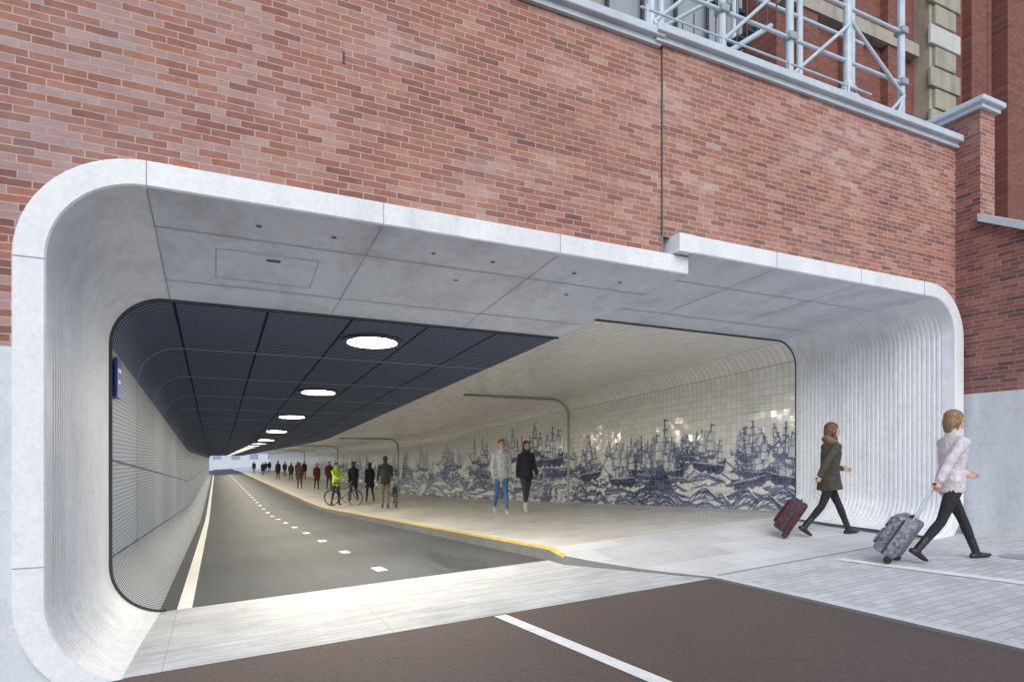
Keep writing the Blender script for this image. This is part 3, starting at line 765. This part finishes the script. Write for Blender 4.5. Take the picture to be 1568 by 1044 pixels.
mb=MB(); mb.box((-60,210,-2),(70,225,9),M['plinth'])
gl=simple('window_glass_blue',(.25,.36,.50),.2,0,.1)
for i in range(24):
    for j in range(2): mb.box((-58+i*5.2,209.9,1.5+j*3.8),(-55.6+i*5.2,209.99,3.8+j*3.8),gl)
mb.obj('distant_building')

# ------------------------------------------------------------------ people
def cloth(name,c,rough=.85,scale=9):
    k=NT(name); p,x,y,z=k.pos(); n=k.noise(p,scale,5,.6,1.2)
    k.col(k.ramp(n,[(.3,tuple(v*.75 for v in c)),(.7,tuple(min(1,v*1.2) for v in c))])); k.rough(rough)
    k.bump(k.noise(p,14,3,.5,1.5),.6,.03); return k.mat
CM={}
def cm(key,c,**k):
    if key not in CM: CM[key]=cloth(key,c,**k)
    return CM[key]
skinm=cm('skin',(.56,.34,.25),rough=.5)
eyem=cm('eye_dark',(.03,.02,.02)); lipm=cm('lips',(.45,.14,.12))
def person(name,loc,head,H,coat,pants,shoes,hair,style='bob',outer='jacket',pose=None,near=False,fem=False,trim=None,cap=None):
    ps=dict(lt=18,lk=6,rt=-16,rk=22,la=-18,le=15,ra=18,re=20,lf=0,rf=25,lab=8,rab=8,lean=2,yawh=0)
    if pose: ps.update(pose)
    s=H/1.74; B=MB(); add=.022 if outer!='shirt' else .006
    sw=.165 if fem else .185
    lean=Matrix.Rotation(rad(ps['lean']),3,'Y')
    U=lambda p: lean@Vector(p)
    for sd,a,kf,fp in ((1,ps['lt'],ps['lk'],ps['lf']),(-1,ps['rt'],ps['rk'],ps['rf'])):
        hip=Vector((0,.085*sd,-.02)); d=Vector((math.sin(rad(a)),0,-math.cos(rad(a)))); kn=hip+d*.43
        a2=a-kf; d2=Vector((math.sin(rad(a2)),0,-math.cos(rad(a2)))); an=kn+d2*.40
        th=.078 if fem else .082
        B.tube([hip,hip+d*.15,kn-d*.05,kn],[(th+.012,th+.012),(th,th),.056,.054],pants,12)
        B.tube([kn,kn+d2*.12,kn+d2*.28,an],[.054,(.052,.056),.042,.036 if fem else .045],pants,12)
        fd=Vector((math.cos(rad(fp)),0,-math.sin(rad(fp)))); up=Vector((math.sin(rad(fp)),0,math.cos(rad(fp))))
        heel=an-fd*.045-up*.045; toe=an+fd*.15-up*.055
        B.tube([heel,an+fd*.04-up*.045,toe-fd*.03,toe],[(.034,.034),(.038,.036),(.043,.026),(.034,.018)],shoes,12)
        B.tube([an+d2*(-.14 if fem else -.02),an+d2*.0,an-up*.03],[.048 if fem else .045,.043,.040],shoes,12)
    e=add
    B.tube([U((0,0,-.07)),U((0,0,.04)),U((0,0,.19)),U((.005,0,.38)),U((0,0,.48)),U((-.005,0,.545)),U((0,0,.60))],
           [(.14,.10),(.165+e,.115+e),(.128+e+(.02 if outer in('coat','parka') else 0),.098+e),(.158+e,.118+e),(.150+e,.098+e),(.085+e,.065+e),(.062+e,.058+e)],coat,16)
    if outer in('coat','parka'):
        L=-.26 if outer=='coat' else -.17
        B.tube([U((0,0,.2)),U((0,0,0)),(.005,0,L*.6),(.01,0,L)],[(.15,.12),(.19,.15),(.205,.165),(.215,.175)],coat,18,cap='flat')
    else:
        B.tube([U((0,0,.15)),U((0,0,-.03)),(0,0,-.08)],[(.15,.115),(.178,.135),(.178,.138)],coat,18,cap='flat')
    hands=[]
    for sd,a,el,ab in ((1,ps['la'],ps['le'],ps['lab']),(-1,ps['ra'],ps['re'],ps['rab'])):
        sh=Vector((0,sw*sd,.475)); 
        d=Vector((math.sin(rad(a))*math.cos(rad(ab)),sd*math.sin(rad(ab)),-math.cos(rad(a))*math.cos(rad(ab)))); eb=sh+d*.28
        a2=a+el; d2=Vector((math.sin(rad(a2))*math.cos(rad(ab*.4)),sd*math.sin(rad(ab*.4)),-math.cos(rad(a2))*math.cos(rad(ab*.4)))); wr=eb+d2*.245
        sh,eb,wr=U(sh),U(eb),U(wr); d2=U(d2)
        B.tube([U((0,sw*sd*.6,.48)),sh,sh+(eb-sh)*.4,eb],[.06+e,.056+e*.8,.048+e*.7,.042+e*.6],coat,12)
        B.tube([eb,eb+(wr-eb)*.4,wr],[.042+e*.6,.040+e*.6,.031+e*.6],coat,12)
        hands.append((wr,d2,sd))
    if trim:
        B.tube([U((-.03,.09,.56)),U((-.09,.05,.60)),U((-.10,0,.62)),U((-.09,-.05,.60)),U((-.03,-.09,.56)),U((.06,-.04,.52)),U((.06,.04,.52)),U((-.03,.09,.56))],.045,trim,10)
    out=MB(); out.merge(*B.remesh(.011 if near else .02,3 if near else 2),B.mats)
    Hd=MB(); hr=Matrix.Rotation(rad(ps['yawh']),3,'Z')
    G=lambda p:U(hr@(Vector(p)-Vector((0,0,.7)))+Vector((0,0,.7)))
    Hd.tube([U((-.005,0,.52)),U((.0,0,.60)),G((.0,0,.68))],[.062,.052,.052],skinm,14)
    R3=lean@hr
    Hd.ell(G((0,0,.745)),(.098,.076,.100),skinm,18,12,R3)
    Hd.ell(G((.032,0,.69)),(.062,.057,.078),skinm,16,10,R3)
    Hd.ell(G((.055,0,.635)),(.028,.030,.022),skinm,10,8,R3)
    Hd.tube([G((.093,0,.735)),G((.112,0,.702)),G((.100,0,.692))],[.009,.014,.011],skinm,8)
    Hd.ell(G((.083,0,.755)),(.02,.055,.012),skinm,10,6,R3)
    for sd in (1,-1): Hd.ell(G((-.005,.078*sd,.712)),(.018,.010,.03),skinm,8,6,R3)
    Hd.ell(G((.088,0,.662)),(.012,.024,.010),lipm,10,6,R3)
    hm=hair
    if cap is not None:
        Hd.ell(G((-.004,0,.785)),(.112,.089,.07),cap,18,10,R3)
        Hd.tube([G((.06,0,.79)),G((.165,0,.775))],[(.07,.012),(.055,.006)],cap,12)
        Hd.ell(G((-.035,0,.715)),(.075,.078,.07),hm,14,8,R3)
    elif style=='short':
        Hd.ell(G((-.018,0,.775)),(.100,.085,.085),hm,18,12,R3); Hd.ell(G((-.045,0,.72)),(.068,.078,.075),hm,14,8,R3)
    else:
        Hd.ell(G((-.020,0,.775)),(.104,.087,.086),hm,18,12,R3); Hd.ell(G((-.05,0,.71)),(.075,.086,.10),hm,16,10,R3)
        bot=.61 if style=='bob' else .44
        Hd.tube([G((-.055,0,.73)),G((-.065,0,.66)),G((-.07,0,bot))],[(.084,.065),(.082,.05),(.06,.03)],hm,14)
        for sd in (1,-1): Hd.tube([G((.02,.070*sd,.79)),G((.005,.080*sd,.72)),G((-.012,.072*sd,bot+.02))],[.018,.020,.012],hm,10)
    out.merge(*Hd.remesh(.0055 if near else .012,2 if near else 1),Hd.mats)
    for sd in (1,-1): out.ell(G((.089,.029*sd,.728)),(.008,.013,.007),eyem,8,6,R3)
    for sd in (1,-1): out.tube([G((.092,.016*sd,.748)),G((.086,.045*sd,.748))],[.004,.003],hm,6)
    for wr,d,sd in hands:
        d=d.normalized(); nrm=Vector((0,-sd,0)); nrm=(nrm-d*nrm.dot(d)).normalized(); w=d.cross(nrm)*(-sd)
        if w.x<0 and abs(d.z)>.3: w=-w
        h=MB(); 
        h.tube([wr-d*.03,wr+d*.01,wr+d*.045,wr+d*.085],[(.024,.021),(.026,.017),(.036,.015),(.037,.013)],skinm,12,side=w)
        curl=ps.get('grip',24) if (ps.get('gripside',0)==sd) else 34
        for q,(off,Lf) in enumerate(((.028,.070),(.010,.078),(-.009,.073),(-.027,.058))):
            p=wr+d*.082+w*off; pts=[p-d*.02,p]; ang=curl*.7
            for seg in (.42,.32,.26):
                dd=(d*math.cos(rad(ang))+nrm*math.sin(rad(ang))).normalized()
                p=p+dd*Lf*seg; pts.append(p); ang+=curl*.8
            h.tube(pts,[.0085,.0088,.0082,.0076,.0066],skinm,8,side=w)
        b=wr+d*.025+w*.026; tdir=(d*.75+w*.55+nrm*.35).normalized(); p2=b+tdir*.04; p3=p2+(d*.9+nrm*.35).normalized()*.03
        h.tube([b-tdir*.012,b,p2,p3],[.012,.0125,.0095,.0075],skinm,8)
        if near: out.merge(*h.remesh(.0038,1),h.mats)
        else: out.merge(h.v,h.f,h.m,h.mats)
    zmin=min(v[2] for v in out.v)
    mw=Matrix.Translation(Vector((loc[0],loc[1],loc[2]-zmin*s+.002)))@Matrix.Rotation(rad(head),4,'Z')@Matrix.Scale(s,4)
    o=out.obj(name,None,True,mw)
    return o,[(mw@wr,(mw.to_3x3()@d)) for wr,d,sd in hands],mw
def onp(X,Y): return (X,Y,Pz(X,Y))

black=cm('black_cloth',(.018,.018,.022)); leather=cm('black_boots',(.02,.018,.018),rough=.4)
brownh=cm('brown_hair',(.13,.065,.03),rough=.5,scale=40); blondh=cm('light_brown_hair',(.25,.15,.08),rough=.5,scale=40); darkh=cm('dark_hair',(.02,.014,.01),rough=.5,scale=40)
cream=cm('cream_jacket',(.58,.53,.57)); olive=cm('olive_parka',(.06,.052,.042)); fur=cm('fur_trim',(.20,.14,.09),scale=60); 
greysw=cm('light_grey_sweater',(.56,.59,.64)); jeans=cm('blue_jeans',(.07,.18,.40)); navy=cm('navy_coat',(.02,.023,.04)); maroon=cm('maroon_cloth',(.13,.025,.03)); hiv=cm('hi_vis_yellow',(.50,.75,.06)); dgrey=cm('dark_grey_cloth',(.05,.05,.058)); whiteshoe=cm('white_shoes',(.6,.6,.6)); brown=cm('brown_cloth',(.10,.06,.04)); khaki=cm('khaki',(.25,.2,.14))

stride=dict(lt=27,lk=5,rt=-22,rk=18,lf=-8,rf=32,lean=4)
w1,h1,mw1=person('walking_woman',onp(7.40,4.20),-27,1.70,cream,black,leather,blondh,'bob','jacket',dict(stride,la=14,le=62,ra=-38,re=12,lab=8,rab=12,grip=60,gripside=-1),True,True)
w2,h2,mw2=person('walking_woman',onp(7.86,6.08),-24,1.62,olive,black,leather,brownh,'long','parka',dict(stride,la=12,le=70,ra=-36,re=10,lab=8,rab=12,grip=60,gripside=-1),True,True,trim=fur)

def suitcase(name,wheel,hand,w,d,h,col,trimc):
    wv=Vector(wheel); hv=Vector(hand); dirv=(hv-wv); dl=dirv.length; up=dirv.normalized()
    hor=Vector((dirv.x,dirv.y,0)).normalized(); side=Vector((-hor.y,hor.x,0)); fwd=side.cross(up)*-1
    R=Matrix((side,fwd,up)).transposed(); mb=MB()
    T0=wv+up*.05
    mb.box((-w/2,-d/2,.02),(w/2,d/2,h),col,R,T0,bev=.045)
    mb.box((-w/2-.004,-.012,.04),(w/2+.004,.012,h-.02),trimc,R,T0)
    mb.box((-w/2+.05,d/2,.08),(w/2-.05,d/2+.035,h*.55),col,R,T0,bev=.015)
    mb.box((-w/2+.05,d/2,h*.6),(w/2-.05,d/2+.025,h-.07),col,R,T0,bev=.01)
    for a in (-.09,.09):
        mb.tube([R@Vector((a,-d*.3,.2))+T0,R@Vector((a*.7,-.0,dl-.07))+T0],.008,M['steel'],8,cap='flat')
    mb.tube([R@Vector((-.075,0,dl-.06))+T0,R@Vector((.075,0,dl-.06))+T0],.014,leather,10)
    mb.tube([R@Vector((-.06,0,h))+T0,R@Vector((-.04,0,h+.03))+T0,R@Vector((.04,0,h+.03))+T0,R@Vector((.06,0,h))+T0],.01,leather,8)
    for sx in (-1,1):
        c=R@Vector((sx*w*.4,-d*.35,.0))+T0; 
        mb.tube([c-side*.02,c+side*.02],.042,leather,16,side=(0,0,1),cap='flat')
    zs=min(v[2] for v in mb.v); gz=wheel[2]
    o=mb.obj(name,None,True); o.modifiers.new('e','EDGE_SPLIT').split_angle=rad(40)
    o.location.z=gz-zs+.002
    return o
def patt(name,a,b,c):
    k=NT(name); p,x,y,z=k.pos(); v=k.n('ShaderNodeTexVoronoi'); v.inputs['Scale'].default_value=30; k.l(p,v.inputs['Vector'])
    sp_=k.n('ShaderNodeSeparateColor'); k.l(v.outputs['Color'],sp_.inputs[0])
    k.col(k.ramp(sp_.outputs[0],[(0,a),(.4,b),(.7,c),(.9,a)],'CONSTANT')); k.rough(.6); return k.mat
def grip(h): return h[1][0]+h[1][1].normalized()*.09
g1=grip(h1); g2=grip(h2)
suitcase('rolling_suitcase',(6.86,4.62,Pz(6.9,4.6)),g1,.38,.24,.50,patt('patterned_grey',(.16,.16,.22),(.27,.27,.33),(.10,.085,.12)),M['steeld'])
suitcase('rolling_suitcase',(7.2,6.38,Pz(7.2,6.4)),g2,.38,.24,.50,patt('patterned_maroon',(.055,.012,.025),(.085,.02,.04),(.035,.01,.02)),M['steeld'])
person('walking_man',onp(6.30,13.9),-100,1.78,greysw,jeans,whiteshoe,brownh,'short','shirt',dict(lt=18,lk=5,rt=-15,rk=15,la=-12,le=12,ra=12,re=12),True)
person('walking_woman',onp(6.88,13.7),-95,1.70,navy,dgrey,whiteshoe,darkh,'long','jacket',dict(lt=-14,lk=14,rt=16,rk=5,lf=22,rf=0,la=10,le=30,ra=-10,re=15),True,True)
person('standing_man_with_cap',onp(5.25,21.2),80,1.76,dgrey,khaki,leather,darkh,'short','jacket',dict(lt=6,lk=3,rt=-5,rk=5,rf=5,la=15,le=30,ra=25,re=50),False,cap=maroon)
person('cyclist_in_hi_vis',onp(4.62,27.2),-60,1.78,hiv,dgrey,leather,darkh,'short','jacket',dict(lt=10,lk=5,rt=-8,rk=8,rf=8,la=40,le=35,ra=40,re=35))
person('walking_man',onp(5.75,29.2),95,1.80,navy,black,leather,darkh,'short','coat')
person('walking_woman',onp(6.15,27.6),92,1.72,black,black,leather,darkh,'bob','coat',fem=True)
person('walking_woman',onp(5.85,41.5),-90,1.68,maroon,black,leather,brownh,'bob','coat',fem=True)
person('walking_man',onp(6.55,41.0),-92,1.76,maroon,dgrey,leather,darkh,'short','jacket')
person('walking_man',onp(5.1,44),90,1.76,brown,dgrey,leather,darkh,'short','jacket')
for i,(X_,Y_,cc) in enumerate(((6.2,60,dgrey),(6.9,61,maroon),(7.6,62,navy),(5.6,66,navy),(6.3,74,black),(7.1,75,dgrey),(5.4,85,navy),(6.2,92,maroon),(6.9,95,black),(5.2,101,dgrey))):
    person('distant_pedestrian',onp(X_,Y_),90 if i%2 else -90,1.66+.03*(i%5),cc,black,leather,darkh,'short' if i%2 else 'bob','coat' if i%3==0 else 'jacket')

# ------------------------------------------------------------------ bicycles
rub=simple('bicycle_tyre',(.02,.02,.02),.7,0,.1); frm=simple('bicycle_frame_paint',(.025,.03,.035),.3,.3,.1); chrome=simple('bicycle_metal',(.5,.5,.52),.25,.8,.1)
def bicycle(loc,head):
    mb=MB(); r=.34; W=1.06
    for cx in (0,W):
        mb.torus((cx,0,r),r-.02,.020,rub,'y',36,8); mb.torus((cx,0,r),r-.045,.009,chrome,'y',36,6)
        mb.tube([(cx,-.04,r),(cx,.04,r)],.022,chrome,10)
        for j in range(14):
            a=2*math.pi*j/14; mb.tube([(cx,.02*(-1)**j,r),(cx+(r-.045)*math.cos(a),0,r+(r-.045)*math.sin(a))],.0022,chrome,4,cap='flat')
    bb=(.44,0,.29); seat=(.30,0,.80); hd=(.86,0,.84); hb=(.89,0,.72)
    t=lambda a,b,rr=.016,m=frm: mb.tube([a,b],rr,m,8)
    t(bb,seat); t(bb,hb,.018); t((.33,0,.70),(.87,0,.80)); t(hd,hb,.02); t((hd[0]-.02,0,hd[2]+.14),hd,.012,chrome)
    for y in (-.05,.05): t((.0,y,r),(.44,y*.5,.29),.009); t((0,y,r),(.31,y*.3,.76),.008); t((.89,y*.6,.72),(1.06,y,r),.010)
    t(seat,(.275,0,.92),.012,chrome)
    mb.tube([(.13,0,.95),(.25,0,.955),(.40,0,.94)],[(.075,.022),(.06,.022),(.02,.014)],rub,12)
    mb.tube([(.70,-.28,.98),(.80,-.22,.99),(.84,0,.98),(.80,.22,.99),(.70,.28,.98)],.011,chrome,8)
    for y in (-.28,.28): mb.tube([(.70,y,.98),(.60,y,.975)],.016,rub,8)
    mb.torus((bb[0],.05,bb[2]),.085,.006,chrome,'y',20,6)
    t((bb[0],.05,bb[2]),(bb[0]+.12,.07,bb[2]-.12),.008,chrome); t((bb[0],-.05,bb[2]),(bb[0]-.12,-.07,bb[2]+.12),.008,chrome)
    mb.box((bb[0]+.08,.06,bb[2]-.135),(bb[0]+.17,.15,bb[2]-.115),rub); mb.box((bb[0]-.17,-.15,bb[2]+.11),(bb[0]-.08,-.06,bb[2]+.13),rub)
    for cx,a0,a1 in ((0,20,200),(W,40,170)):
        mb.tube([(cx+(r+.025)*math.cos(rad(a)),0,r+(r+.025)*math.sin(rad(a))) for a in range(a0,a1,15)],[(.028,.004)]*len(range(a0,a1,15)),frm,8,cap='flat')
    mb.box((-.25,-.06,.735),(.20,.06,.75),frm); t((-.2,.05,.735),(0,.05,r),.006); t((-.2,-.05,.735),(0,-.05,r),.006)
    mb.ell((.95,0,.80),(.035,.035,.035),chrome)
    mw=Matrix.Translation(Vector(loc))@Matrix.Rotation(rad(head),4,'Z')
    mb.obj('bicycle',None,True,mw)
bicycle((4.35,26.6,Pz(4.6,26.4)+.002),-38)
bicycle((5.72,21.9,Pz(5.7,21.4)+.005),-100)

# ------------------------------------------------------------------ light, world, camera
w=bpy.data.worlds.new("World"); scene.world=w; w.use_nodes=True; nt=w.node_tree
sky=nt.nodes.new('ShaderNodeTexSky'); sky.sky_type='NISHITA'; sky.sun_disc=False
el,az=38,200
sky.sun_elevation=rad(el); sky.sun_rotation=rad(az); sky.dust_density=1.0; sky.air_density=1.2
nt.links.new(sky.outputs[0],nt.nodes['Background'].inputs[0]); nt.nodes['Background'].inputs[1].default_value=.15
sd=bpy.data.lights.new('overcast_sun','SUN'); sd.energy=2.1; sd.angle=rad(50); sd.color=(1,.985,.965)
so=bpy.data.objects.new('overcast_sun',sd); coll.objects.link(so)
dv=Vector((math.sin(rad(az))*math.cos(rad(el)),math.cos(rad(az))*math.cos(rad(el)),math.sin(rad(el))))
so.rotation_euler=dv.to_track_quat('Z','Y').to_euler()
cam=bpy.data.cameras.new('camera'); co=bpy.data.objects.new('camera',cam); coll.objects.link(co)
cam.lens=957/1568*36; cam.sensor_width=36; cam.shift_y=183/1568; cam.clip_end=3000; cam.clip_start=.05
co.location=(0,0,1.07); co.rotation_euler=(rad(90),0,-math.atan(454/957))
scene.camera=co
scene.view_settings.view_transform='Standard'; scene.view_settings.look='None'; scene.view_settings.exposure=0
